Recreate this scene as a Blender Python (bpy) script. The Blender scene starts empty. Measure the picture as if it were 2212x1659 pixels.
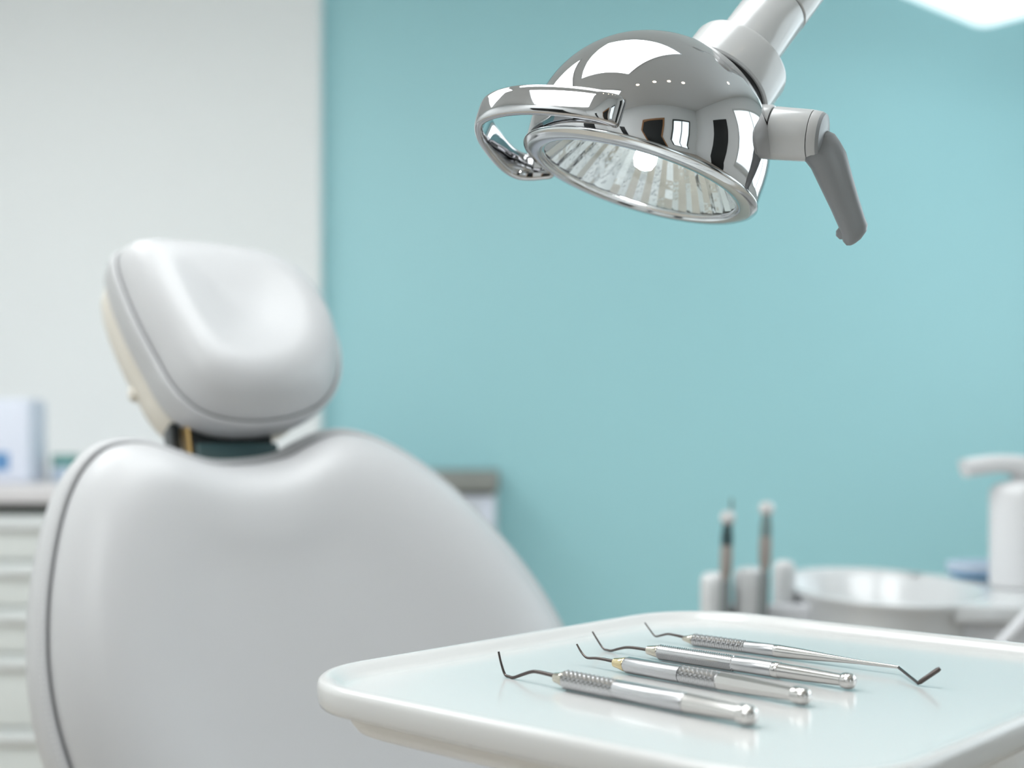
import bpy, bmesh, math, random
from mathutils import Vector, Matrix

random.seed(7)
SC = bpy.context.scene
COL = SC.collection
PI = math.pi
F = 2750.0            # focal length in pixels of the 2212 x 1659 frame
U0, V0 = 1106.0, 948.0  # principal column, horizon row
CAMZ = 1.02
CAM = Vector((0, 0, CAMZ))


def at(u, v, D):
    return Vector(((u - U0) / F * D, D, CAMZ - (v - V0) / F * D))


def on_level(u, v, h):
    return at(u, v, F * h / (v - V0))


def on_plane(u, v, p, n):
    d = Vector(((u - U0) / F, 1.0, -(v - V0) / F))
    t = (p - CAM).dot(n) / d.dot(n)
    return CAM + d * t


# ------------------------------------------------------------------ materials
def mat(name, col, rough=0.5, metal=0.0, coat=0.0, spec=0.5, bump=None, vary=0.0, vary_scale=4.0, emit=None, estr=0.0, sheen=0.0):
    m = bpy.data.materials.new(name)
    m.use_nodes = True
    nt = m.node_tree
    b = nt.nodes['Principled BSDF']
    b.inputs['Base Color'].default_value = (*col, 1)
    b.inputs['Roughness'].default_value = rough
    b.inputs['Metallic'].default_value = metal
    b.inputs['Coat Weight'].default_value = coat
    b.inputs['Coat Roughness'].default_value = 0.08
    b.inputs['Specular IOR Level'].default_value = spec
    if emit:
        b.inputs['Emission Color'].default_value = (*emit, 1)
        b.inputs['Emission Strength'].default_value = estr
    tc = nt.nodes.new('ShaderNodeTexCoord')
    if vary > 0:
        no = nt.nodes.new('ShaderNodeTexNoise')
        no.inputs['Scale'].default_value = vary_scale
        no.inputs['Detail'].default_value = 4
        nt.links.new(tc.outputs['Object'], no.inputs['Vector'])
        mx = nt.nodes.new('ShaderNodeMix')
        mx.data_type = 'RGBA'
        mx.inputs['A'].default_value = (*[c * (1 - vary) for c in col], 1)
        mx.inputs['B'].default_value = (*[min(1, c * (1 + vary)) for c in col], 1)
        nt.links.new(no.outputs['Fac'], mx.inputs['Factor'])
        nt.links.new(mx.outputs['Result'], b.inputs['Base Color'])
    if bump:
        kind, scale, strength, dist = bump
        if kind == 'voronoi':
            t = nt.nodes.new('ShaderNodeTexVoronoi')
            out = 'Distance'
        else:
            t = nt.nodes.new('ShaderNodeTexNoise')
            t.inputs['Detail'].default_value = 3
            out = 'Fac'
        t.inputs['Scale'].default_value = scale
        nt.links.new(tc.outputs['Object'], t.inputs['Vector'])
        bp = nt.nodes.new('ShaderNodeBump')
        bp.inputs['Strength'].default_value = strength
        bp.inputs['Distance'].default_value = dist
        nt.links.new(t.outputs[out], bp.inputs['Height'])
        nt.links.new(bp.outputs['Normal'], b.inputs['Normal'])
    return m


def glass_mat(name):
    m = bpy.data.materials.new(name)
    m.use_nodes = True
    nt = m.node_tree
    nt.nodes.clear()
    o = nt.nodes.new('ShaderNodeOutputMaterial')
    mx = nt.nodes.new('ShaderNodeMixShader')
    lw = nt.nodes.new('ShaderNodeLayerWeight')
    lw.inputs['Blend'].default_value = 0.5
    pw = nt.nodes.new('ShaderNodeMath')
    pw.operation = 'POWER'
    pw.inputs[1].default_value = 5
    nt.links.new(lw.outputs['Facing'], pw.inputs[0])
    fr = nt.nodes.new('ShaderNodeMath')
    fr.operation = 'MULTIPLY_ADD'
    fr.inputs[1].default_value = 0.7
    fr.inputs[2].default_value = 0.04
    nt.links.new(pw.outputs[0], fr.inputs[0])
    tr = nt.nodes.new('ShaderNodeBsdfTransparent')
    tr.inputs['Color'].default_value = (0.95, 0.98, 0.98, 1)
    gl = nt.nodes.new('ShaderNodeBsdfGlossy')
    gl.inputs['Roughness'].default_value = 0.02
    nt.links.new(fr.outputs[0], mx.inputs[0])
    nt.links.new(tr.outputs[0], mx.inputs[1])
    nt.links.new(gl.outputs[0], mx.inputs[2])
    nt.links.new(mx.outputs[0], o.inputs[0])
    return m


M = {}
M['teal'] = mat('teal_paint', (0.385, 0.685, 0.725), 0.42, vary=0.02, vary_scale=1.2, bump=('noise', 60, 0.04, 0.002))
M['white_wall'] = mat('white_paint', (0.86, 0.875, 0.87), 0.6, vary=0.02, vary_scale=1.0, bump=('noise', 60, 0.04, 0.002))
M['ceiling'] = mat('ceiling_paint', (0.80, 0.80, 0.79), 0.8, bump=('noise', 80, 0.05, 0.002))
M['floor'] = mat('warm_vinyl', (0.45, 0.40, 0.34), 0.45, vary=0.08, vary_scale=3)
M['leather'] = mat('grey_leather', (0.50, 0.50, 0.508), 0.38, spec=0.5, bump=('noise', 420, 0.10, 0.0012), vary=0.015, vary_scale=6)
M['seam'] = mat('seam_groove_shade', (0.16, 0.16, 0.165), 0.7)  # dark tone paints the shade inside the seam groove
M['stitch'] = mat('stitch_thread', (0.66, 0.66, 0.66), 0.6)
M['shell'] = mat('beige_shell', (0.70, 0.655, 0.58), 0.45, vary=0.02)
M['black'] = mat('black_plastic', (0.008, 0.011, 0.012), 0.35)
M['teal_reflection'] = mat('black_plastic_teal_reflection', (0.05, 0.095, 0.10), 0.25)  # teal painted in as a reflection on black plastic
M['brass'] = mat('brass_edge', (0.45, 0.30, 0.12), 0.35, metal=0.8)
M['chrome'] = mat('chrome', (0.54, 0.54, 0.55), 0.03, metal=1.0)
M['bezel'] = mat('satin_chrome', (0.66, 0.68, 0.69), 0.13, metal=1.0)
M['reflector'] = mat('faceted_reflector', (0.86, 0.88, 0.89), 0.10, metal=1.0, bump=('voronoi', 320, 0.12, 0.001))
M['glass'] = glass_mat('lens_glass')
M['bulb'] = mat('lamp_bulb', (1, 1, 1), 0.3, emit=(1.0, 0.98, 0.95), estr=85)
M['lamp_white'] = mat('lamp_white_plastic', (0.58, 0.585, 0.585), 0.22, coat=0.3)
M['satin'] = mat('satin_grey_plastic', (0.50, 0.50, 0.50), 0.3)
M['lamp_grey'] = mat('grey_handle_plastic', (0.235, 0.245, 0.255), 0.33)
M['seam_black'] = mat('black_gasket', (0.006, 0.006, 0.007), 0.5)
M['tray'] = mat('white_tray_plastic', (0.61, 0.608, 0.60), 0.22, coat=0.25)
M['tray_under'] = mat('white_tray_base', (0.74, 0.72, 0.69), 0.35)
M['steel'] = mat('brushed_steel', (0.50, 0.50, 0.51), 0.27, metal=1.0, bump=('noise', 900, 0.05, 0.0003))
M['polish'] = mat('polished_steel', (0.58, 0.565, 0.55), 0.15, metal=1.0)
M['knurl'] = mat('knurled_steel', (0.56, 0.56, 0.57), 0.22, metal=1.0)
M['ferrule'] = mat('ferrule_steel', (0.50, 0.47, 0.40), 0.18, metal=1.0)
M['gold'] = mat('pale_gold_ferrule', (0.62, 0.52, 0.32), 0.2, metal=1.0)
M['wire'] = mat('dark_tip_steel', (0.10, 0.085, 0.08), 0.28, metal=1.0)
M['ceramic'] = mat('white_ceramic', (0.58, 0.59, 0.595), 0.18, coat=0.3)
M['unit'] = mat('unit_plastic', (0.66, 0.665, 0.69), 0.35)
M['unit_grey'] = mat('unit_grey_plastic', (0.40, 0.40, 0.405), 0.4)
M['pump'] = mat('white_pump_plastic', (0.68, 0.68, 0.69), 0.3)
M['tan'] = mat('tan_handpiece', (0.36, 0.325, 0.30), 0.35, metal=0.3)
M['hp_dark'] = mat('dark_handpiece', (0.022, 0.055, 0.06), 0.35)
M['hp_grey'] = mat('grey_handpiece', (0.16, 0.235, 0.235), 0.35)
M['hp_tip'] = mat('handpiece_tip', (0.72, 0.71, 0.71), 0.25, metal=0.4)
M['hose'] = mat('grey_hose', (0.18, 0.20, 0.20), 0.5)
M['drawer'] = mat('white_laminate', (0.66, 0.685, 0.67), 0.4, vary=0.01)
M['worktop'] = mat('pale_worktop', (0.64, 0.62, 0.63), 0.4)
M['taupe'] = mat('taupe_worktop', (0.25, 0.255, 0.235), 0.5)
M['gap'] = mat('dark_recess', (0.035, 0.045, 0.04), 0.6)
M['box_white'] = mat('white_card', (0.68, 0.71, 0.80), 0.6)
M['blue'] = mat('blue_print', (0.10, 0.25, 0.48), 0.5)
M['blue_lid'] = mat('blue_lid', (0.10, 0.33, 0.62), 0.4)
M['pale_blue'] = mat('pale_blue_plastic', (0.42, 0.50, 0.60), 0.4)
M['tealcap'] = mat('teal_cap', (0.10, 0.26, 0.24), 0.45)
M['door'] = mat('black_door_panel', (0.006, 0.008, 0.008), 0.55)
M['wood'] = mat('orange_wood', (0.35, 0.17, 0.07), 0.4, vary=0.15, vary_scale=8)
M['panel_light'] = mat('panel_diffuser', (1, 1, 1), 0.5, emit=(0.95, 0.985, 1.0), estr=5.2)
M['panel_light_far'] = mat('far_panel_diffuser', (1, 1, 1), 0.5, emit=(0.80, 0.94, 1.0), estr=0.95)
M['warm_light'] = mat('warm_diffuser', (1, 1, 1), 0.5, emit=(1.0, 0.80, 0.58), estr=14.0)
M['alu'] = mat('aluminium', (0.75, 0.76, 0.77), 0.35, metal=0.9)
M['window_side'] = mat('side_window_daylight', (1, 1, 1), 0.5, emit=(0.80, 0.93, 1.0), estr=2.0)
M['window_light'] = mat('window_daylight', (1, 1, 1), 0.5, emit=(0.80, 0.93, 1.0), estr=1.5)


# ------------------------------------------------------------------ builders
class MB:
    def __init__(s):
        s.v, s.f = [], []

    def ring_faces(s, a, b, n, closed=True):
        for i in range(n if closed else n - 1):
            j = (i + 1) % n
            s.f.append((a + i, a + j, b + j, b + i))

    def loft(s, rings, closed=True, cap0=True, cap1=True):
        n = len(rings[0])
        base = []
        for r in rings:
            base.append(len(s.v))
            s.v.extend(Vector(p) for p in r)
        for a, b in zip(base, base[1:]):
            s.ring_faces(a, b, n, closed)
        if cap0:
            s.f.append(tuple(reversed(range(base[0], base[0] + n))))
        if cap1:
            s.f.append(tuple(range(base[-1], base[-1] + n)))
        return s

    def fan_end(s, ring_start, n, tip, flip=False):
        k = len(s.v)
        s.v.append(Vector(tip))
        for i in range(n):
            j = (i + 1) % n
            s.f.append((ring_start + j, ring_start + i, k) if flip else (ring_start + i, ring_start + j, k))

    def lathe(s, prof, o=Vector((0, 0, 0)), ax=Vector((0, 0, 1)), n=48, sx=1.0, sy=1.0, xdir=None, cap0=True, cap1=True):
        ax = Vector(ax).normalized()
        x = Vector(xdir) if xdir is not None else (Vector((1, 0, 0)) if abs(ax.x) < 0.9 else Vector((0, 1, 0)))
        x = (x - ax * x.dot(ax)).normalized()
        y = ax.cross(x)
        rings = []
        for r, h in prof:
            r = max(r, 1e-5)
            rings.append([o + ax * h + x * (math.cos(2 * PI * i / n) * r * sx) + y * (math.sin(2 * PI * i / n) * r * sy) for i in range(n)])
        return s.loft(rings, True, cap0, cap1)

    def tube(s, path, radii, n=12, flat=None, up=None):
        """swept tube; flat=(a,b) squashes the section: a along the transported side, b along up"""
        path = [Vector(p) for p in path]
        if not hasattr(radii, '__len__'):
            radii = [radii] * len(path)
        rings = []
        ref = Vector(up) if up is not None else Vector((0, 0, 1))
        for i, p in enumerate(path):
            t = (path[min(i + 1, len(path) - 1)] - path[max(i - 1, 0)]).normalized()
            if up is None and abs(t.dot(ref)) > 0.95:
                ref = Vector((1, 0, 0))
            side = t.cross(ref).normalized()
            u2 = side.cross(t).normalized()
            if up is None:
                ref = u2
            a, b = flat if flat else (1, 1)
            ring = []
            for k in range(n):
                c, sn = math.cos(2 * PI * k / n), math.sin(2 * PI * k / n)
                if flat:  # superellipse for bars
                    e = 0.55
                    c = math.copysign(abs(c) ** e, c)
                    sn = math.copysign(abs(sn) ** e, sn)
                ring.append(p + side * (c * radii[i] * a) + u2 * (sn * radii[i] * b))
            rings.append(ring)
        return s.loft(rings)

    def box(s, lo, hi, rot=0.0, c=None):
        lo, hi = Vector(lo), Vector(hi)
        k = len(s.v)
        for z in (lo.z, hi.z):
            for x, y in ((lo.x, lo.y), (hi.x, lo.y), (hi.x, hi.y), (lo.x, hi.y)):
                s.v.append(Vector((x, y, z)))
        for q in ((0, 3, 2, 1), (4, 5, 6, 7), (0, 1, 5, 4), (1, 2, 6, 5), (2, 3, 7, 6), (3, 0, 4, 7)):
            s.f.append(tuple(k + i for i in q))
        if rot:
            c = Vector(c) if c is not None else (lo + hi) / 2
            R = Matrix.Rotation(rot, 3, 'Z')
            for i in range(k, k + 8):
                s.v[i] = c + R @ (s.v[i] - c)
        return s

    def build(s, name, material, parent=None, bevel=0.0, smooth=True, angle=38, subsurf=0, bevel_seg=3):
        me = bpy.data.meshes.new(name)
        o = bpy.data.objects.new(name, me)
        bm = bmesh.new()
        vs = [bm.verts.new(v) for v in s.v]
        for f in s.f:
            try:
                bm.faces.new([vs[i] for i in f])
            except ValueError:
                pass
        bmesh.ops.recalc_face_normals(bm, faces=bm.faces)
        if bevel > 0:
            es = [e for e in bm.edges if len(e.link_faces) == 2 and e.calc_face_angle(0) > math.radians(30)]
            bmesh.ops.bevel(bm, geom=es, offset=bevel, segments=bevel_seg, profile=0.5, affect='EDGES', clamp_overlap=True)
        bm.to_mesh(me)
        bm.free()
        me.materials.append(material)
        if smooth:
            for p in me.polygons:
                p.use_smooth = True
            try:
                me.set_sharp_from_angle(angle=math.radians(angle))
            except Exception:
                pass
        COL.objects.link(o)
        if parent is not None:
            o.parent = parent
            o.matrix_parent_inverse = Matrix.Identity(4)
            w = ROOTS.get(root_of(parent).name, Vector((0, 0, 0)))
            me.transform(Matrix.Translation(-w))
        if subsurf:
            md = o.modifiers.new('sub', 'SUBSURF')
            md.levels = md.render_levels = subsurf
        return o


ROOTS = {}


def root_of(o):
    while o.parent is not None:
        o = o.parent
    return o


def thing(name, label, cat, loc, group=None):
    o = bpy.data.objects.new(name, None)
    COL.objects.link(o)
    o.location = loc
    o.empty_display_size = 0.05
    o['label'] = label
    o['category'] = cat
    if group:
        o['group'] = group
    ROOTS[o.name] = Vector(loc)
    return o


def tag(o, label, cat, group=None):
    o['label'] = label
    o['category'] = cat
    if group:
        o['group'] = group
    return o


def struct(o):
    o['kind'] = 'structure'
    return o


def rrect(hx, hy, r, n=10):
    pts = []
    for cx, cy, a0 in ((hx - r, hy - r, 0), (-hx + r, hy - r, PI / 2), (-hx + r, -hy + r, PI), (hx - r, -hy + r, 1.5 * PI)):
        for i in range(n + 1):
            a = a0 + PI / 2 * i / n
            pts.append((cx + r * math.cos(a), cy + r * math.sin(a)))
    return pts


def catmull(pts, per=8, closed=True):
    n = len(pts)
    out = []
    rng = range(n) if closed else range(n - 1)
    for i in rng:
        g = (lambda k: pts[k % n]) if closed else (lambda k: pts[max(0, min(n - 1, k))])
        p0, p1, p2, p3 = Vector(g(i - 1)), Vector(g(i)), Vector(g(i + 1)), Vector(g(i + 2))
        for k in range(per):
            t = k / per
            out.append(0.5 * (2 * p1 + (p2 - p0) * t + (2 * p0 - 5 * p1 + 4 * p2 - p3) * t * t + (3 * p1 - p0 - 3 * p2 + p3) * t ** 3))
    if not closed:
        out.append(Vector(pts[-1]))
    return out


# ------------------------------------------------------------------ room
XL, XR, YB, YF, ZC = -2.9, 2.6, -2.4, 4.6, 2.9
YW = 4.50                      # face of the white wall that stands forward of the teal one
XC = (690 - U0) / F * YW       # its right-hand edge
struct(MB().box((XL - .1, YB - .1, -0.1), (XR + .1, YF + .1, 0)).build('floor', M['floor'], smooth=False))
struct(MB().box((XL - .1, YB - .1, ZC), (XR + .1, YF + .1, ZC + .1)).build('ceiling', M['ceiling'], smooth=False))
struct(MB().box((XC, YF, 0), (XR, YF + .1, ZC)).build('wall_back', M['teal'], smooth=False))
struct(MB().box((XL, YW, 0), (XC, YF + .1, ZC)).build('wall_alcove', M['white_wall'], smooth=False))
struct(MB().box((XL - .1, YB, 0), (XL, YF + .1, ZC)).build('wall_left', M['white_wall'], smooth=False))
struct(MB().box((XR, YB, 0), (XR + .1, YF + .1, ZC)).build('wall_right', M['white_wall'], smooth=False))
struct(MB().box((XL, YB - .1, 0), (XR, YB, ZC)).build('wall_front', M['white_wall'], smooth=False))
struct(MB().box((XC + .001, YF - .012, 0), (XR, YF, .09)).build('baseboard_back', M['drawer'], smooth=False))
# doors, windows and dark stand-ins around the camera, mirrored in the chrome dome
d1 = struct(MB().box((-.38, YB, 0), (.50, YB + .035, 2.1)).build('silhouette_standin', M['door'], bevel=.004))  # dark slab standing in for the photographer's silhouette in the dome
db = MB()
db.box((-.46, YB, 0), (-.385, YB + .05, 2.18)).box((.505, YB, 0), (.58, YB + .05, 2.18)).box((-.385, YB, 2.105), (.505, YB + .05, 2.18))
db.build('standin_frame', M['wood'], d1, bevel=.004)
d2 = struct(MB().box((-1.75, YB, 0), (-1.42, YB + .035, 2.1)).build('door_2', M['door'], bevel=.004))
struct(MB().box((XR - .035, -1.0, 0), (XR, -.15, 2.1)).build('added_dark_panel_1', M['door'], bevel=.004))  # unseen dark panel, added to darken the right edge of the dome
struct(MB().box((XL, -1.3, 0), (XL + .035, -.55, 2.1)).build('added_dark_panel_2', M['door'], bevel=.004))  # unseen dark panel, added for a dark bar at the dome's left
w1 = struct(MB().box((1.05, YB, .75), (1.95, YB + .02, 2.05)).build('window_1', M['window_light'], smooth=False))
wf = MB()
wf.box((.99, YB, .69), (1.05, YB + .06, 2.11)).box((1.95, YB, .69), (2.01, YB + .06, 2.11))
wf.box((1.05, YB, .69), (1.95, YB + .06, .75)).box((1.05, YB, 2.05), (1.95, YB + .06, 2.11)).box((1.48, YB, .75), (1.52, YB + .05, 2.05))
wf.build('window_frame', M['gap'], w1, bevel=.003)
WY0, WY1, WZ0, WZ1 = .5, 3.8, .95, 2.4  # right-hand window, stretched along the wall to brighten the teal wall
w2 = struct(MB().box((XR - .02, WY0, WZ0), (XR, WY1, WZ1)).build('window_2', M['window_side'], smooth=False))
wf = MB()
wf.box((XR - .05, WY0 - .06, WZ0 - .06), (XR, WY0, WZ1 + .06)).box((XR - .05, WY1, WZ0 - .06), (XR, WY1 + .06, WZ1 + .06)).box((XR - .05, WY0, WZ0 - .06), (XR, WY1, WZ0)).box((XR - .05, WY0, WZ1), (XR, WY1, WZ1 + .06))
wf.box((XR - .045, 1.57, WZ0), (XR, 1.63, WZ1)).box((XR - .045, 2.67, WZ0), (XR, 2.73, WZ1))
wf.build('window_frame', M['drawer'], w2, bevel=.003)


def slab(hx, hy, r, z0, z1, yaw, c, rnd):
    R = Matrix.Rotation(yaw, 3, 'Z')
    rings = []
    for ins, z in ((rnd, z0), (rnd * .3, z0 + rnd * .3), (0, z0 + rnd), (0, z1 - rnd), (rnd * .3, z1 - rnd * .3), (rnd, z1)):
        rings.append([Vector((c[0], c[1], 0)) + R @ Vector((x, y, z)) for x, y in rrect(hx - ins, hy - ins, max(r - ins, .002), 6)])
    return MB().loft(rings)


# overhead luminous panel above the chair (reflected in the dome), and the hanging one near the teal wall
pl = thing('ceiling_panel_light', 'large square luminous ceiling panel over the chair, mirrored in the lamp dome', 'ceiling light', (-.34, .95, ZC))
slab(.75, .70, .03, ZC - .03, ZC, math.radians(42), (-.34, .95), .004).build('frame', M['alu'], pl)
slab(.72, .67, .02, ZC - .034, ZC - .030, math.radians(42), (-.34, .95), .001).build('diffuser', M['panel_light'], pl)

for i, (x, y, lab) in enumerate(((-1.95, -.75, 'added light panel over the front of the room, brightening the left of the chair'), (-1.75, 2.0, 'added light panel above the drawer cabinet, brightening the white wall'))):
    c = pl.copy(); COL.objects.link(c); c.location = (x, y, ZC); c['label'] = lab  # extra panels added to brighten the chair's left side and the walls
    for ch in list(pl.children):
        k = ch.copy(); COL.objects.link(k); k.parent = c

zp = 2.41
pc = at(2120, 62, (zp - CAMZ) * F / (V0 - 62))
yaw2 = math.radians(41)
ca, sa = math.cos(yaw2), math.sin(yaw2)
# far corner of the panel is pc; both edges run from it towards the camera
e_l = Vector((-ca, -sa, 0)); e_r = Vector((sa, -ca, 0))
hp = (.40, .30)
cc = pc + e_l * hp[0] + e_r * hp[1]
ph = thing('hanging_panel_light', 'pale glowing panel lamp hanging high in front of the teal wall', 'ceiling light', (cc.x, cc.y, ZC))
slab(hp[0], hp[1], .05, zp, zp + .03, yaw2, (cc.x, cc.y), .006).build('diffuser', M['panel_light_far'], ph)
for q in (-1, 1):
    p = Vector((cc.x, cc.y, 0)) + e_l * (.25 * q)
    MB().tube([Vector((p.x, p.y, zp + .03)), Vector((p.x, p.y, ZC))], .004, 8).build('suspension_wire', M['alu'], ph)

dl0 = None
for i, (x, y) in enumerate(((.15, -.55), (.55, -.45), (.95, -.35), (-.35, -.65), (1.9, 1.2))):
    if dl0 is None:
        dl0 = thing('downlight', 'small warm recessed ceiling downlight, seen only as a spark in the chrome dome', 'ceiling light', (x, y, ZC), 'warm recessed downlights')
        r1 = MB().lathe([(.062, 0), (.062, -.006), (.05, -.010), (.046, -.004)], Vector((x, y, ZC))).build('trim_ring', M['alu'], dl0)
        r2 = MB().lathe([(.046, -.003), (.046, -.006)], Vector((x, y, ZC))).build('lens', M['warm_light'], dl0)
    else:
        c = dl0.copy(); COL.objects.link(c); c.location = (x, y, ZC)
        for ch in (r1, r2):
            k = ch.copy(); COL.objects.link(k); k.parent = c

# ------------------------------------------------------------------ instrument table
TYAW = math.radians(42.6)
TC = Vector((.1178, .6733, 0))
ZR = CAMZ - .120               # rim level
ZF = CAMZ - .126               # tray floor level
TA = Vector((math.sin(TYAW), math.cos(TYAW), 0))    # away-right edge
TB = Vector((math.cos(TYAW), -math.sin(TYAW), 0))   # near-right edge
HA, HB, TR = .183, .161, .062


def trayring(ins, z):
    return [TC + TA * x + TB * y + Vector((0, 0, z)) for x, y in rrect(HA - ins, HB - ins, max(TR - ins, .01), 14)]


tb = thing('instrument_table', 'white round-cornered instrument tray on a bracket arm in front of the chair', 'tray table', (.80, .74, 0))
prof = [(.004, ZR - .0145), (.001, ZR - .0135), (.0002, ZR - .011), (0, ZR - .004), (.0006, ZR - .0016), (.002, ZR - .0004), (.004, ZR), (.0062, ZR - .0004), (.0085, ZR - .0018),
        (.0112, ZR - .0040), (.0135, ZR - .0054), (.0160, ZF), (.022, ZF), (.060, ZF)]
MB().loft([trayring(i, z) for i, z in prof]).build('tray', M['tray'], tb, angle=60)
prof = [(.034, ZR - .0295), (.026, ZR - .0290), (.020, ZR - .0265), (.0165, ZR - .022), (.0155, ZR - .0145), (.030, ZR - .0135)]
MB().loft([trayring(i, z) for i, z in prof]).build('tray_base', M['tray_under'], tb, angle=60)
blk = []
for ins, z in ((.004, ZR - .062), (0, ZR - .058), (0, ZR - .031)):
    blk.append([TC + TB * .02 + TA * x + TB * y + Vector((0, 0, z)) for x, y in rrect(.10 - ins, .105 - ins, .03, 8)])
MB().loft(blk).build('mounting_block', M['tray_under'], tb)
blk = []
for z in (ZR - .032, ZR - .0285):
    blk.append([TC - TB * .01 + TA * x + TB * y + Vector((0, 0, z)) for x, y in rrect(.09, .105, .03, 8)])
MB().loft(blk).build('gasket', M['seam_black'], tb)
MB().tube(catmull([TC + Vector((.02, 0, ZR - .075)), TC + Vector((.2, .03, ZR - .085)), (.62, .74, ZR - .09), (.80, .74, ZR - .10)], 8, False), .022, 16).build('arm', M['lamp_white'], tb)
MB().lathe([(.034, .05), (.034, ZR - .075), (.030, ZR - .068), (.012, ZR - .066)], Vector((.80, .74, 0))).build('column', M['lamp_white'], tb)
MB().lathe([(.20, 0), (.205, .012), (.19, .03), (.05, .05), (.036, .055)], Vector((.80, .74, 0)), n=64).build('foot', M['unit_grey'], tb)
MB().lathe([(.036, ZR - .125), (.036, ZR - .06)], TC + Vector((.02, 0, 0))).build('swivel', M['lamp_white'], tb)


# ------------------------------------------------------------------ dental instruments lying on the tray
class Axis:
    """an instrument's axis: from the start of its handle (near the tip) back to the handle's end"""

    def __init__(s, u1, v1, u2, v2, r):
        h = .126 - r - .0004
        s.r = r
        s.a, s.b = on_level(u1, v1, h), on_level(u2, v2, h)
        s.d = (s.b - s.a).normalized()
        s.side = s.d.cross(Vector((0, 0, 1))).normalized()

    def s_of(s, u):
        k = (u - U0) / F
        return (k * s.a.y - s.a.x) / (s.d.x - k * s.d.y)

    def p(s, u, v):   # a point of the vertical plane through the axis
        q = s.a + s.d * s.s_of(u)
        z = CAMZ - (v - V0) / F * q.y
        return Vector((q.x, q.y, max(z, ZF + .0010)))


def knurl(ax, s0, s1, r, kind, n=36, pitch=.0015):
    rings = []
    cnt = max(6, int((s1 - s0) / pitch * 2))
    cx = Vector((0, 0, 1))
    for i in range(cnt + 1):
        sx = s0 + (s1 - s0) * i / cnt
        ring = []
        for k in range(n):
            a = 2 * PI * k / n
            if kind == 'rings':
                b = .00030 * (1 if i % 2 else -1) + .00014 * (1 if (k // 2 + i // 2) % 2 else -1)
            else:
                b = .00036 * (1 if (k + i) % 2 else -1)
            if i in (0, cnt):
                b = -.0004
            ring.append(ax.a + ax.d * sx + (ax.side * math.cos(a) + cx * math.sin(a)) * (r - .0002 + b))
        rings.append(ring)
    return MB().loft(rings)


def body(ax, prof, n=32):
    return MB().lathe([(r, s) for s, r in prof], ax.a, ax.d, n=n, xdir=Vector((0, 0, 1)))


def tip(ax, pts, r0, r1, name, parent):
    P = catmull([ax.p(u, v) for u, v in pts], 5, False)
    n = len(P)
    rad = [r0 + (r1 - r0) * (i / (n - 1)) for i in range(n)]
    return MB().tube(P, rad, 10).build(name, M['wire'], parent)


def instrument(name, label, cat, ax, ferrule, fmat):
    c = (ax.a + ax.b) / 2
    o = thing(name, label, cat, (c.x, c.y, ZF), 'steel dental instruments lying on the tray')
    s0 = ax.s_of(ferrule)
    body(ax, [(s0 - .0006, .0011), (s0, .0025 if ax.r > .0038 else .0015), (s0 * .5, .0031 if ax.r > .0038 else .0023), (-.0006, ax.r * .84), (.0005, ax.r * .72)]).build('ferrule', fmat, o, angle=50)
    return o


# nearest: short scaler
A4 = Axis(1222, 1468, 1632, 1548, .0048)
i4 = instrument('dental_scaler', 'steel dental scaler nearest the front of the tray, thick handle with short knurled grip', 'dental instrument', A4, 1200, M['ferrule'])
s = A4.s_of
e = (A4.b - A4.a).length
knurl(A4, 0, s(1332), A4.r, 'rings').build('grip', M['knurl'], i4, angle=25)
body(A4, [(s(1332), A4.r * .95), (s(1334), A4.r), (s(1478), A4.r * .98), (s(1481), A4.r * .93)]).build('handle', M['steel'], i4)
body(A4, [(s(1481), A4.r * .90), (s(1484), A4.r * .99), (s(1530), A4.r * .93), (s(1590), A4.r * .78), (s(1597), A4.r * .76)], 12).build('handle_taper', M['polish'], i4, angle=18)
body(A4, [(s(1596), A4.r * .70), (s(1600), A4.r * .92), (s(1608), A4.r * .96), (e - .0028, A4.r * .94), (e - .0010, A4.r * .8), (e, A4.r * .5)]).build('end_cap', M['polish'], i4)
tip(A4, [(1204, 1462), (1198, 1460), (1164.5, 1452), (1149, 1451), (1129, 1457), (1110, 1464.5), (1100, 1466), (1091, 1457), (1083, 1434), (1077, 1407.6)], .0011, .0006, 'tip', i4)

A3 = Axis(1352, 1435.5, 1748, 1506, .0045)
i3 = instrument('dental_probe', 'steel dental probe with pale gold ferrule, second from the front of the tray', 'dental instrument', A3, 1328, M['gold'])
s = A3.s_of
e = (A3.b - A3.a).length
body(A3, [(0, A3.r * .80), (.002, A3.r), (s(1470), A3.r), (s(1472), A3.r * .99)]).build('handle', M['steel'], i3)
knurl(A3, s(1472), s(1552), A3.r, 'rings').build('grip', M['knurl'], i3, angle=25)
body(A3, [(s(1552), A3.r * .92), (s(1556), A3.r * 1.02), (s(1610), A3.r * .97), (s(1708), A3.r * .74), (s(1714), A3.r * .72)], 8).build('handle_taper', M['polish'], i3, angle=18)
body(A3, [(s(1712), A3.r * .66), (s(1716), A3.r * .9), (s(1724), A3.r * .96), (e - .0028, A3.r * .94), (e - .0010, A3.r * .8), (e, A3.r * .5)]).build('end_cap', M['polish'], i3)
tip(A3, [(1330, 1429), (1318, 1427), (1306, 1424.5), (1287, 1421.7), (1271, 1421.4), (1263, 1417.6), (1254, 1406), (1246, 1391.5)], .0010, .0005, 'tip', i3)

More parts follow.
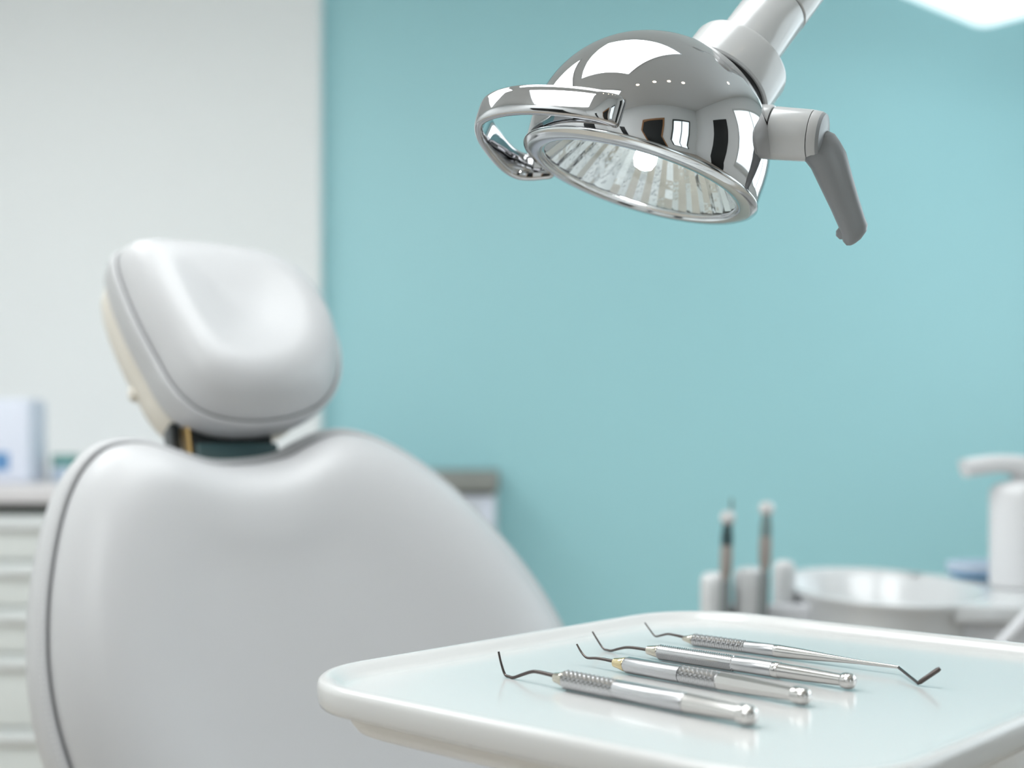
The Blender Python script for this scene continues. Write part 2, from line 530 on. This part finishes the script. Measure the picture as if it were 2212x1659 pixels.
A2 = Axis(1425, 1408, 1846, 1473, .0043)
i2 = instrument('dental_explorer', 'steel dental explorer with long diamond-knurled grip and ringed collar, third from the front', 'dental instrument', A2, 1400, M['ferrule'])
s = A2.s_of
e = (A2.b - A2.a).length
knurl(A2, 0, s(1588), A2.r, 'diamond', 30, .0015).build('grip', M['knurl'], i2, angle=25)
body(A2, [(s(1588), A2.r * .93), (s(1591), A2.r * .98), (s(1670), A2.r * .98), (s(1672), A2.r * .9)]).build('handle', M['steel'], i2)
body(A2, [(s(1671), A2.r * .95), (s(1673), A2.r * 1.03), (s(1684), A2.r * 1.03), (s(1686), A2.r * .95)]).build('collar', M['polish'], i2)
body(A2, [(s(1685), A2.r * .94), (s(1740), A2.r * .88), (s(1815), A2.r * .70), (s(1820), A2.r * .69)]).build('handle_taper', M['polish'], i2)
body(A2, [(s(1817), A2.r * .62), (s(1821), A2.r * .88), (s(1828), A2.r * .97), (e - .0026, A2.r * .95), (e - .0010, A2.r * .8), (e, A2.r * .5)]).build('end_cap', M['polish'], i2)
tip(A2, [(1404, 1404.5), (1398, 1403.8), (1375, 1400), (1354, 1398.4), (1337, 1401.5), (1321, 1406), (1312, 1407.3), (1303, 1400.7), (1291, 1383), (1280, 1364.6)], .0010, .0005, 'tip', i2)

A1 = Axis(1498, 1382, 1945, 1441.7, .0037)
i1 = instrument('double_ended_explorer', 'slim double-ended steel dental explorer farthest back on the tray, tapering to a bent blade', 'dental instrument', A1, 1477, M['ferrule'])
s = A1.s_of
knurl(A1, 0, s(1612), A1.r, 'rings', 32, .0017).build('grip', M['knurl'], i1, angle=25)
body(A1, [(s(1612), A1.r * .93), (s(1614), A1.r * .99), (s(1673), A1.r * .99), (s(1675), A1.r * .93)]).build('handle', M['steel'], i1)
body(A1, [(s(1674), A1.r * .90), (s(1676), A1.r * 1.02), (s(1684), A1.r), (s(1730), A1.r * .86), (s(1790), A1.r * .58), (s(1850), A1.r * .36), (s(1943), A1.r * .24)]).build('handle_taper', M['polish'], i1)
tip(A1, [(1481, 1377), (1476, 1376), (1458, 1372), (1442, 1369.6), (1427, 1373), (1417.5, 1374.8), (1411, 1370), (1402, 1357.8), (1393, 1345)], .0009, .0004, 'tip', i1)
q0 = A1.a + A1.d * (s(1940))
q1 = on_level(1983.5, 1476, .1245)
q2 = at(2031, 1443.6, q1.y - .004)
MB().tube(catmull([A1.a + A1.d * s(1925), q0, q0 + (q1 - q0) * .12, q0 + (q1 - q0) * .9, q1], 5, False), .0008, 10).build('shank', M['wire'], i1)
MB().tube([q1 - (q2 - q1) * .03, q1 + (q2 - q1) * .1, q1 + (q2 - q1) * .9, q2], [.0007, .0012, .0013, .0009], 12).build('blade', M['wire'], i1)

# ------------------------------------------------------------------ dental operating lamp
LD = .74
K = LD / F                      # metres per picture pixel at the lamp
C0 = at(1400, 325, LD)
dv = (C0 - CAM).normalized()
er = dv.cross(Vector((0, 0, 1))).normalized()
eu = er.cross(dv).normalized()


def lv(r, u, d):               # direction given as right, up, away
    return er * r + eu * u + dv * d


W = (lv(.31, .95, 0) * .959 + dv * .283).normalized()      # axis of the dome, towards its crown
E1 = (lv(.95, -.31, 0)).normalized()
E1 = (E1 - W * E1.dot(W)).normalized()
E2 = W.cross(E1)
if E2.dot(dv) < 0:
    E2 = -E2
R = 262 * K


def lp(x, y, h):               # lamp coordinates in picture pixels
    return C0 + (E1 * x + E2 * y + W * h) * K


lamp = thing('dental_lamp', 'chrome dome dental lamp on a white arm hanging above the tray', 'lamp', (.9, 1.75, ZC))
prof = [(.975, -.245), (.985, -.23), (.992, -.16), (.998, -.08), (1.0, 0)]
for i in range(1, 19):
    a = PI / 2 * i / 18
    prof.append((math.cos(a), math.sin(a) * .935))
MB().lathe([(r * R, h * R) for r, h in prof], C0, W, n=96, xdir=E1, cap0=False, cap1=False).build('dome', M['chrome'], lamp, angle=60)
bz = [(.955, -.20), (.992, -.222), (1.002, -.232), (1.003, -.244), (.996, -.254), (.962, -.275), (.950, -.279), (.868, -.283), (.856, -.280), (.850, -.262), (.848, -.20)]
MB().lathe([(r * R, h * R) for r, h in bz], C0, W, n=96, xdir=E1, cap0=False, cap1=False).build('bezel', M['bezel'], lamp, angle=40)
lg = [(.850, -.262), (.838, -.268), (.828, -.266), (.818, -.25)]
MB().lathe([(r * R, h * R) for r, h in lg], C0, W, n=96, xdir=E1, cap0=False, cap1=False).build('lens_ring', M['bezel'], lamp, angle=60)
MB().lathe([(.82 * R, -.250 * R), (.5 * R, -.256 * R), (.01 * R, -.258 * R)], C0, W, n=64, xdir=E1, cap0=False).build('lens', M['glass'], lamp)
# faceted bowl
rings = []
NB = 72
for j in range(15):
    t = j / 14
    r = .835 * (1 - t) + .10 * t
    h = -.22 + .60 * (1 - (r / .835) ** 2)
    ring = []
    for i in range(NB):
        a = 2 * PI * i / NB
        rr = r * (1 + random.uniform(-.003, .003)) * (1 + .012 * (1 if i % 2 else -1))
        ring.append(C0 + (E1 * (math.cos(a) * rr) + E2 * (math.sin(a) * rr) + W * (h + random.uniform(-.003, .003))) * R)
    rings.append(ring)
MB().loft(rings, cap0=False).build('reflector', M['reflector'], lamp, smooth=False)
MB().lathe([(.03 * R, -.165 * R), (.075 * R, -.145 * R), (.095 * R, -.09 * R), (.09 * R, .0), (.065 * R, .12 * R), (.05 * R, .24 * R)], C0, W, n=24).build('bulb', M['bulb'], lamp)
MB().lathe([(.075 * R, .20 * R), (.085 * R, .38 * R)], C0, W, n=24).build('bulb_socket', M['alu'], lamp)

# chrome grip loop on the left of the dome
gp = [(-66, -215, -20), (-80, -250, -19), (-112, -256, -19), (-165, -236, -20), (-222, -206, -23), (-275, -172, -28), (-317, -133, -34), (-348, -88, -41), (-360, -45, -47), (-354, 15, -56), (-334, 72, -64), (-310, 118, -71), (-290, 148, -74), (-268, 168, -73), (-244, 174, -66), (-218, 172, -56), (-192, 170, -46)]
GP = catmull([lp(*p) for p in gp], 6, False)
gu = (lp(0, 0, 1) - lp(0, 0, 0)).normalized()
n = len(GP)
endr = [.45, .72, .88, .96]
MB().tube(GP, [31 * K * (endr[min(i, n - 1 - i)] if min(i, n - 1 - i) < 4 else 1) for i in range(n)], 24, flat=(.34, 1.0), up=gu).build('grip_loop', M['chrome'], lamp, angle=60)

# white collar, gasket and tubular arm
AX = (lv(.62, .78, 0) * .87 + dv * .49).normalized()
CE = C0 + lv(1610 - 1400, 325 - 130, 0) * K + dv * (185 * K)
MB().lathe([(100 * K, -92 * K), (114 * K, -92 * K), (118 * K, -88 * K), (118 * K, -12 * K), (115 * K, -4 * K), (108 * K, 0), (72 * K, 2 * K)], CE, AX, n=64).build('collar', M['lamp_white'], lamp)
MB().lathe([(109 * K, -200 * K), (109 * K, -90 * K)], CE, AX, n=64).build('gasket', M['seam_black'], lamp)
T0 = CE + lv(-4, 6, 0) * K
MB().lathe([(74 * K, -10 * K), (74 * K, 152 * K), (72 * K, 155 * K)], T0, AX, n=48).build('arm_tube', M['lamp_white'], lamp)
MB().lathe([(72 * K, 153 * K), (72 * K, 158 * K)], T0, AX, n=48).build('arm_seam', M['seam_black'], lamp)
MB().lathe([(72 * K, 157 * K), (74.5 * K, 160 * K), (74.5 * K, 460 * K), (70 * K, 480 * K), (50 * K, 495 * K)], T0, AX, n=48).build('arm_joint', M['lamp_white'], lamp)
J = T0 + AX * (430 * K)
MB().tube(catmull([J, J + Vector((.10, .10, .12)), Vector((.9, 1.75, 2.2)), Vector((.9, 1.75, ZC - .02))], 10, False), .02, 16).build('ceiling_pole', M['lamp_white'], lamp)
MB().lathe([(.09, 0), (.09, -.012), (.06, -.03), (.02, -.035)], Vector((.9, 1.75, ZC))).build('ceiling_plate', M['lamp_white'], lamp)

# side knob with grey lever
KA = (lv(1.0, -.10, 0).normalized() * .935 - dv * .355).normalized()
KB = C0 + lv(1640 - 1400, 325 - 293, 0) * K - dv * (6 * K)


def kn(prof, name, m, seg=48):
    return MB().lathe([(r * K, h * K) for r, h in prof], KB, KA, n=seg).build(name, m, lamp)


kn([(54, -60), (57, -8), (58, -2), (58, 20), (56, 23)], 'knob_flange', M['lamp_white'])
kn([(50.5, -40), (50.5, 118)], 'knob_seam', M['seam_black'])
kn([(54, 26), (55.5, 28), (53.5, 106), (52.5, 107.5)], 'knob', M['lamp_white'])
kn([(48, 112), (49.5, 128), (46, 134), (30, 138)], 'knob_cap', M['lamp_grey'])
kn([(51.8, 109), (52.8, 110.5), (50.5, 126), (49, 128)], 'knob_rim', M['satin'])
HB0 = KB + KA * (118 * K)
hd = [(-4, 4, 14, 0), (-2, -2, 30, 0), (3, -12, 39, -2), (11, -28, 42, -4), (26, -50, 40, -6), (44, -96, 35.5, -8), (62, -140, 31.5, -8), (78, -180, 29, -8), (84, -196, 30, -8), (85, -208, 27, -8), (83, -220, 17, -8), (81, -225, 6, -8)]
rings = []
for i, (r_, u_, w_, dd) in enumerate(hd):
    c = HB0 + lv(r_, u_, 0) * K + dv * (dd * K)
    t = lv(.42, -.91, 0)
    side = lv(.91, .42, 0)
    front = (-dv)
    ring = []
    for k in range(28):
        a = 2 * PI * k / 28
        x, y = math.cos(a), math.sin(a)
        e_ = .80
        x = math.copysign(abs(x) ** e_, x)
        y = math.copysign(abs(y) ** e_, y)
        ring.append(c + side * (x * w_ * K * (.98)) + front * ((y * w_ * .80 + (x + 1) * w_ * -.10) * K) + t * (0))
    rings.append(ring)
MB().loft(rings).build('lever', M['lamp_grey'], lamp, angle=70)
MB().lathe([(4 * K, -14 * K), (13 * K, -9 * K), (17 * K, 0), (13 * K, 10 * K), (4 * K, 15 * K)], HB0 + lv(62, -200, 0) * K, lv(.42, -.91, 0), n=24).build('lever_stop', M['lamp_grey'], lamp)

# ------------------------------------------------------------------ dental chair
PSI = math.radians(30)
NH = Vector((math.sin(PSI), -math.cos(PSI), 0))      # the chair faces this way on plan
UX = Vector((math.cos(PSI), math.sin(PSI), 0))       # towards the chair's image-right side


def frame(rho):
    v = Vector((0, 0, math.cos(rho))) - NH * math.sin(rho)
    n = NH * math.cos(rho) + Vector((0, 0, math.sin(rho)))
    return v, n


def outline(px, p, n, per=8):
    return catmull([on_plane(u, v, p, n) for u, v in px], per, True)


def normals2(out, n):
    N = len(out)
    res = []
    for i in range(N):
        t = (out[(i + 1) % N] - out[i - 1]).normalized()
        o = t.cross(n)
        c = out[i] - sum(out, Vector()) / N
        if i == 0:
            sgn = 1 if o.dot(c) > 0 else -1
        res.append(o * sgn)
    return res


def cushion(out, cen, n, prof, name, m, parent, extra=None):
    """rings scaled from the outline (t=0) to the centre (t=1), lifted along n"""
    N = len(out)
    rings = []
    cur, done = list(out), 0
    for t, z in prof:
        want = int(260 * max(t, 0))
        while done < want:
            cur = [cur[i] * .5 + (cur[i - 1] + cur[(i + 1) % N]) * .25 for i in range(N)]
            done += 1
        rings.append([cur[i] + (cen - cur[i]) * t + n * z for i in range(N)])
    b = MB().loft(rings, cap0=False, cap1=True)
    return b.build(name, m, parent, angle=75)


def border(out, nrm, n, prof, name, m, parent, cap=True, shear=Vector()):
    N = len(out)
    rings = [[out[i] + nrm[i] * o + n * z + shear * -z for i in range(N)] for o, z in prof]
    return MB().loft(rings, cap0=False, cap1=cap).build(name, m, parent, angle=75)


def smooth_prof(pts, k=6):
    return [(p.x, p.y) for p in catmull([(a, b, 0) for a, b in pts], k, False)]


vb, nb = frame(math.radians(22))
PB = at(600, 1350, 1.13)
chair = thing('dental_chair', 'pale grey upholstered dental chair with separate headrest, standing before the teal wall', 'dental chair', (-.12, .98, 0))
back_px = [(300, 962), (340, 972), (400, 993), (460, 1008), (540, 1006), (610, 992), (660, 966), (705, 946), (750, 941), (800, 953), (860, 981), (930, 1028), (1000, 1088), (1065, 1155),
           (1125, 1228), (1180, 1310), (1225, 1400), (1255, 1510), (1262, 1640), (1240, 1790), (1170, 1950), (1000, 2080), (700, 2130), (450, 2080), (280, 1930), (205, 1780), (160, 1668),
           (128, 1565), (110, 1460), (106, 1360), (112, 1260), (128, 1160), (150, 1080), (178, 1022), (215, 981), (255, 964)]
ob = outline(back_px, PB, nb)
cb = on_plane(600, 1480, PB, nb)
nr = normals2(ob, nb)
pr = smooth_prof([(0, -.002), (.006, .007), (.025, .016), (.06, .027), (.12, .039), (.19, .047), (.28, .051), (.40, .051), (.55, .048), (.75, .046), (.985, .045)])
bk = cushion(ob, cb, nb, pr, 'backrest', M['leather'], chair)
bd = border(ob, nr, nb, smooth_prof([(-.0006, -.003), (.004, .0008), (.009, -.004), (.0125, -.014), (.0135, -.030), (.010, -.050), (.002, -.064), (-.02, -.070)], 4), 'side_border', M['leather'], chair)
MB().loft([[ob[i] + nr[i] * (.0004 + .0008 * math.cos(a)) + nb * (.0002 + .0008 * math.sin(a)) for i in range(len(ob))] for a in [2 * PI * k / 6 for k in range(7)]], cap0=False, cap1=False).build('seam', M['seam'], bd)
st = MB()
dense = []
for i in range(len(ob)):
    a, b = ob[i] + nr[i] * .0072 + nb * -.0010, ob[(i + 1) % len(ob)] + nr[(i + 1) % len(ob)] * .0072 + nb * -.0010
    dense.append((a, b, nr[i]))
acc = 0
for a, b, m_ in dense:
    L = (b - a).length
    if L < 1e-6:
        continue
    t = -acc
    while t + .0048 <= L:
        t += .0048
        c = a + (b - a) * (t / L)
        u = (b - a).normalized()
        st.lathe([(.0002, -.0011), (.0007, -.0006), (.0008, 0), (.0007, .0006), (.0002, .0011)], c, u, n=6)
    acc = L - t
st.build('stitching', M['stitch'], bd)

# headrest
vh, nh = frame(math.radians(44))
PH = at(490, 720, 1.24)
head_px = [(254, 558), (258, 592), (276, 643), (304, 706), (337, 767), (370, 825), (406, 866), (448, 892), (510, 907), (580, 907), (645, 894), (696, 866), (724, 822), (729, 768), (716, 712), (690, 662), (650, 618),
           (600, 588), (540, 570), (470, 560), (390, 552), (306, 545), (269, 545)]
oh = outline(head_px, PH, nh)
ch_ = on_plane(515, 725, PH, nh)
nrh = normals2(oh, nh)
ph_ = smooth_prof([(0, -.001), (.012, .007), (.05, .017), (.12, .029), (.22, .038), (.36, .042), (.55, .040), (.8, .036), (.985, .035)])
cushion(oh, ch_, nh, ph_, 'headrest', M['leather'], chair)
hb = border(oh, nrh, nh, smooth_prof([(-.0004, -.002), (.0030, .0005), (.0055, -.004), (.0060, -.014), (.0045, -.034), (-.001, -.050), (-.010, -.058)], 4), 'headrest_border', M['leather'], chair, shear=vh * .45)
MB().loft([[oh[i] + nrh[i] * (.0003 + .0008 * math.cos(a)) + nh * (.0002 + .0008 * math.sin(a)) for i in range(len(oh))] for a in [2 * PI * k / 6 for k in range(7)]], cap0=False, cap1=False).build('seam', M['seam'], hb)
sh = []
for sc, z in ((.965, -.055), (.985, -.064), (.975, -.084), (.93, -.101), (.80, -.112), (.4, -.116)):
    sh.append([ch_ + (p - ch_) * sc + (nh - vh * .45) * z for p in oh])
MB().loft(sh).build('headrest_shell', M['shell'], chair, angle=60)
kq = oh[4 * 8]
kb = ch_ + (kq - ch_) * .96 + (nh - vh * .45) * -.093
MB().lathe([(.0045, -.007), (.006, -.004), (.006, .004), (.0045, .007)], kb, vh, n=16).build('release_button', M['shell'], chair)

# neck bracket between backrest and headrest
c1 = on_plane(470, 960, PB - nb * .03, nb)


def neck(w0, w1, b0, b1, t0, t1, name, m):
    b = MB()
    k = len(b.v)
    for z in (b0, b1):
        for x, y in ((w0, t0), (w1, t0), (w1, t1), (w0, t1)):
            b.v.append(c1 + UX * x + vb * z + nb * y)
    for q in ((0, 3, 2, 1), (4, 5, 6, 7), (0, 1, 5, 4), (1, 2, 6, 5), (2, 3, 7, 6), (3, 0, 4, 7)):
        b.f.append(tuple(k + i for i in q))
    return b.build(name, m, chair, bevel=.002)


neck(-.028, .050, -.06, .052, -.012, .012, 'headrest_bracket', M['black'])
neck(-.026, .052, -.045, -.006, .0125, .020, 'bracket_reflection', M['teal_reflection'])  # band carrying the painted teal reflection of the black bracket
neck(-.0315, -.0283, -.06, .040, -.008, .014, 'bracket_edge', M['brass'])
neck(-.042, -.0322, -.05, .024, -.03, -.004, 'bracket_arm', M['black'])

# seat, mostly below the frame
sv = Vector((0, 0, 1))
ps = PB - vb * .36
rings = []
SCN = ps + NH * .22 + Vector((0, 0, -.02))
for ins, z in ((.03, -.06), (.006, -.05), (0, -.03), (.004, 0), (.02, .025), (.06, .038), (.12, .035)):
    rings.append([Vector((SCN.x, SCN.y, 0)) + UX * x + NH * y + Vector((0, 0, .50 + z)) for x, y in rrect(.25 - ins, .28 - ins, .10, 8)])
MB().loft(rings).build('seat', M['leather'], chair)
MB().lathe([(.09, .04), (.075, .08), (.07, .40), (.12, .445)], Vector((-.12, .98, 0))).build('pedestal', M['lamp_white'], chair)
MB().lathe([(.27, 0), (.275, .015), (.25, .035), (.1, .05), (.08, .052)], Vector((-.12, .98, 0)), n=64).build('base_plate', M['lamp_white'], chair)
q = PB - vb * .30 - nb * .075
MB().tube([Vector((q.x, q.y, q.z)), Vector((-.16, 1.10, .44)), Vector((-.12, .98, .43))], .035, 14).build('back_hinge', M['unit_grey'], chair)

# ------------------------------------------------------------------ cuspidor unit
ZB = CAMZ - .200
BC = Vector((.508, 1.765, 0))
unit = thing('cuspidor_unit', 'white spittoon unit with oval bowl and handpiece holder behind the tray', 'spittoon', (.66, 1.80, 0))


def oval(s, z, sx=.136, sy=.230):
    N = 72
    return [BC + Vector((math.cos(2 * PI * i / N) * sx * s, math.sin(2 * PI * i / N) * sy * s, z)) for i in range(N)]


bp_ = [(.50, ZB - .22), (.80, ZB - .20), (.92, ZB - .13), (.955, ZB - .06), (.965, ZB - .016), (.985, ZB - .010), (1.0, ZB - .005), (.992, ZB - .001), (.965, ZB), (.93, ZB - .003), (.89, ZB - .012), (.84, ZB - .035), (.72, ZB - .065), (.45, ZB - .082), (.12, ZB - .088)]
MB().loft([oval(a, b) for a, b in bp_]).build('bowl', M['ceramic'], unit, angle=70)
MB().lathe([(.020, ZB - .0875), (.024, ZB - .0845), (.016, ZB - .084)], BC).build('drain', M['alu'], unit)
def deck_outline(ins, k):
    pts = []
    for q in range(25):
        a = math.radians(-78 + 134 * q / 24)
        pts.append((BC.x + math.cos(a) * .136 * k, BC.y + math.sin(a) * .230 * k))
    pts += [(.60, 1.905 - ins), (.66, 1.915 - ins), (.90, 1.915 - ins), (.955 - ins, 1.90 - ins), (.970 - ins, 1.86), (.970 - ins, 1.60), (.955 - ins, 1.55 + ins), (.90, 1.535 + ins), (.62, 1.530 + ins)]
    return pts


MB().loft([[Vector((x, y, z)) for x, y in deck_outline(ins, .985)] for ins, z in ((.008, ZB - .024), (.001, ZB - .021), (0, ZB - .010), (.003, ZB - .004), (.009, ZB - .002))]).build('deck', M['ceramic'], unit)
MB().loft([[Vector((x, y, z)) for x, y in deck_outline(ins, .90)] for ins, z in ((.05, .12), (.03, .16), (.016, ZB - .0245))]).build('body', M['unit'], unit)
MB().loft([[Vector((.512, 1.79, z)) + Vector((x, y, 0)) for x, y in rrect(a, a * 1.3, .03, 6)] for a, z in ((.08, .12), (.085, ZB - .19))]).build('bowl_support', M['unit_grey'], unit)
MB().lathe([(.24, 0), (.245, .02), (.22, .05), (.15, .12)], Vector((.66, 1.80, 0)), n=56).build('foot', M['unit'], unit)
MB().tube(catmull([(.535, 1.50, .735), (.565, 1.495, .768), (.605, 1.49, .813), (.64, 1.495, .838), (.70, 1.52, .838), (.74, 1.57, .815)], 8, False), .008, 12).build('suction_pipe', M['unit'], unit)
# holder: three round sockets joined by a rail
HY = 1.655
sock = [(1546, 1238, 33, 0), (1622, 1227, 37, .0), (1694, 1212, 24, .05)]
for u, v, w, dy in sock:
    p = at(u, v, HY + dy)
    r = w * (HY + dy) / F
    MB().lathe([(r * .98, -.16), (r, -.03), (r, -.012), (r * .92, -.004), (r * .7, 0), (r * .3, .002)], Vector((p.x, p.y, p.z))).build('holder_socket', M['ceramic'], unit)
MB().box((.255, HY + .012, ZB - .075), (.42, HY + .035, ZB - .018)).build('holder_rail', M['unit'], unit, bevel=.006)
MB().box((.255, HY + .0, ZB - .20), (.42, HY + .05, ZB - .085)).build('holder_bracket', M['unit'], unit, bevel=.01)

hpg = 'slim handpieces upright in the holder'
for (u, vt, vbtm, top, name, lab) in (
        (1571, 1118, 1318, M['hp_dark'], 'handpiece', 'slim handpiece with dark upper shaft, left of the pair in the holder'),
        (1655, 1098, 1318, M['hp_grey'], 'handpiece', 'slim handpiece with grey upper shaft, standing taller, nearer the white bowl')):
    y = HY - .030
    tp = at(u + 1, vt, y)
    bt = at(u - 10, vbtm, y)
    bt = Vector((bt.x, y, ZB - .088))
    ax = (tp - bt).normalized()
    L = (tp - bt).length
    o = thing(name, lab, 'handpiece', bt, hpg)
    k = y / F
    MB().lathe([(.0055, L - 14 * k), (.0085, L - 10 * k), (.0098, L), (.0085, L + 10 * k), (.003, L + 15 * k)], bt, ax, n=24).build('tip', M['hp_tip'], o)
    MB().lathe([(.0075, L - 62 * k), (.0078, L - 40 * k), (.0052, L - 12 * k)], bt, ax, n=24).build('neck', top, o)
    MB().lathe([(.005, L - 135 * k), (.0078, L - 115 * k), (.0082, L - 85 * k), (.0078, L - 60 * k)], bt, ax, n=24).build('grip', M['tan'], o)
    MB().lathe([(.0065, 0), (.0065, L - 150 * k), (.0048, L - 133 * k)], bt, ax, n=20).build('hose_end', M['hose'], o)
    if top is M['hp_dark']:
        MB().tube([tp + Vector((.006, .01, -.012)), tp + Vector((.007, .012, .024))], [.0030, .0018], 10).build('spray_nozzle', M['hp_grey'], o)

# soap pump on the deck
pz = ZB - .0015
PX, PY = .695, 1.735
so = thing('soap_dispenser', 'white pump soap dispenser at the right edge, standing on the spittoon deck', 'soap dispenser', (PX, PY, pz))
MB().lathe([(.040, 0), (.0425, .003), (.0425, .125), (.041, .133), (.034, .140), (.020, .1445), (.014, .146)], Vector((PX, PY, pz)), n=56).build('bottle', M['pump'], so)
MB().lathe([(.013, .144), (.013, .152), (.022, .154), (.023, .160)], Vector((PX, PY, pz)), n=32).build('pump_collar', M['pump'], so)
sp = catmull([(PX + .034, PY, pz + .161), (PX + .01, PY, pz + .165), (PX - .03, PY, pz + .1675), (PX - .062, PY, pz + .1645), (PX - .079, PY, pz + .161)], 6, False)
MB().tube(sp, [.016 + .0 * i for i in range(len(sp))], 20, flat=(1.2, .78), up=Vector((0, 0, 1))).build('pump_head', M['pump'], so)

# low dish at the back of the deck
dc = Vector((.716, 1.845, ZB + .0012))
ds = thing('instrument_dish', 'low pale blue dish with a blue base behind the spittoon bowl', 'dish', dc)
MB().loft([[dc + Vector((x, y, z)) for x, y in rrect(.085 - i, .042 - i, .04 - i, 8)] for i, z in ((.012, 0), (.006, .001), (.004, .006))]).build('base', M['blue_lid'], ds)
MB().loft([[dc + Vector((x, y, z)) for x, y in rrect(.085 - i, .042 - i, .04 - i, 8)] for i, z in ((.004, .0062), (.001, .008), (0, .017), (.001, .0195), (.004, .0205), (.006, .0195), (.008, .0125))]).build('rim', M['pale_blue'], ds)

# ------------------------------------------------------------------ cabinets along the walls
def drawer_cabinet(name, label, x0, x1, y0, y1, zt, cols, rows, front, topm, thick, gap):
    o = thing(name, label, 'cabinet', ((x0 + x1) / 2, (y0 + y1) / 2, 0))
    MB().box((x0, y0 + .02, .08), (x1, y1, zt - thick - gap)).build('carcass', M['drawer'], o, bevel=.003)
    MB().box((x0 + .02, y0 + .06, 0), (x1 - .02, y1, .08)).build('plinth', M['gap'], o)
    MB().box((x0 + .005, y0 + .035, zt - thick - gap), (x1 - .005, y1, zt - thick)).build('shadow_gap', M['gap'], o)
    MB().box((x0 - .01, y0 - .025, zt - thick), (x1 + .01, y1, zt)).build('worktop', topm, o, bevel=.006)
    w = (x1 - x0) / cols
    for c in range(cols):
        z = zt - thick - gap - .006
        for hgt in rows:
            d = MB().box((x0 + c * w + .004, y0, z - hgt + .008), (x0 + (c + 1) * w - .004, y0 + .02, z)).build('drawer', front, o, bevel=.004)
            MB().box((x0 + c * w + .05, y0 - .016, z - .034), (x0 + (c + 1) * w - .05, y0 + .001, z - .016)).build('handle', M['alu'], d, bevel=.003)
            z -= hgt
    return o


ZT = .897
drawer_cabinet('drawer_cabinet', 'white drawer cabinet with pale worktop along the white wall, left of the chair', -2.75, -.78, 3.42, YW - .003, ZT, 3, (.125, .125, .125, .20, .20), M['drawer'], M['worktop'], .050, .030)
drawer_cabinet('side_cabinet', 'low cabinet with taupe worktop against the teal wall, behind the chair', -.600, -.055, 4.17, YF - .015, .912, 1, (.16, .30, .30), M['box_white'], M['taupe'], .065, .012)

p = at(36, 1030, 3.62)
bx_ = thing('tissue_box', 'white box with a blue printed patch on the worktop at the far left edge', 'box', (p.x, 3.62, ZT))
MB().box((p.x - .075, 3.55, ZT), (p.x + .062, 3.69, ZT + .235)).build('carton', M['box_white'], bx_, bevel=.012)
MB().box((p.x - .06, 3.5485, ZT + .035), (p.x + .006, 3.5500, ZT + .085)).build('print', M['blue'], bx_, smooth=False)
p = at(142, 1020, 3.66)
bt_ = thing('bottle', 'small low jar with a teal cap on the worktop beside the chair shoulder', 'jar', (p.x, 3.66, ZT))
MB().lathe([(.036, 0), (.040, .006), (.040, .034), (.034, .044)], Vector((p.x, 3.66, ZT))).build('jar_body', M['pale_blue'], bt_)
MB().lathe([(.037, .0445), (.039, .047), (.039, .074), (.036, .078)], Vector((p.x, 3.66, ZT))).build('cap', M['tealcap'], bt_)

# ------------------------------------------------------------------ light, world, camera
wd = bpy.data.worlds.new('World')
SC.world = wd
wd.use_nodes = True
wd.node_tree.nodes['Background'].inputs['Color'].default_value = (.8, .9, 1, 1)
wd.node_tree.nodes['Background'].inputs['Strength'].default_value = .5

cd = bpy.data.cameras.new('camera')
cam = bpy.data.objects.new('camera', cd)
COL.objects.link(cam)
cam.location = CAM
cam.rotation_euler = (PI / 2, 0, 0)
cd.sensor_fit = 'HORIZONTAL'
cd.sensor_width = 36
cd.lens = F * 36 / 2212
cd.shift_x = 0
cd.shift_y = (V0 - 829.5) / 2212
cd.clip_start = .02
cd.dof.use_dof = True
cd.dof.focus_distance = .70
cd.dof.aperture_fstop = cd.lens / 1000 / .010
SC.camera = cam

SC.view_settings.view_transform = 'Standard'
SC.view_settings.look = 'None'
SC.view_settings.gamma = 1
SC.view_settings.exposure = 0.20
SC.view_settings.use_curve_mapping = False
SC.cycles.use_denoising = True
SC.cycles.sample_clamp_indirect = 6
SC.cycles.max_bounces = 10
SC.cycles.blur_glossy = 0.5
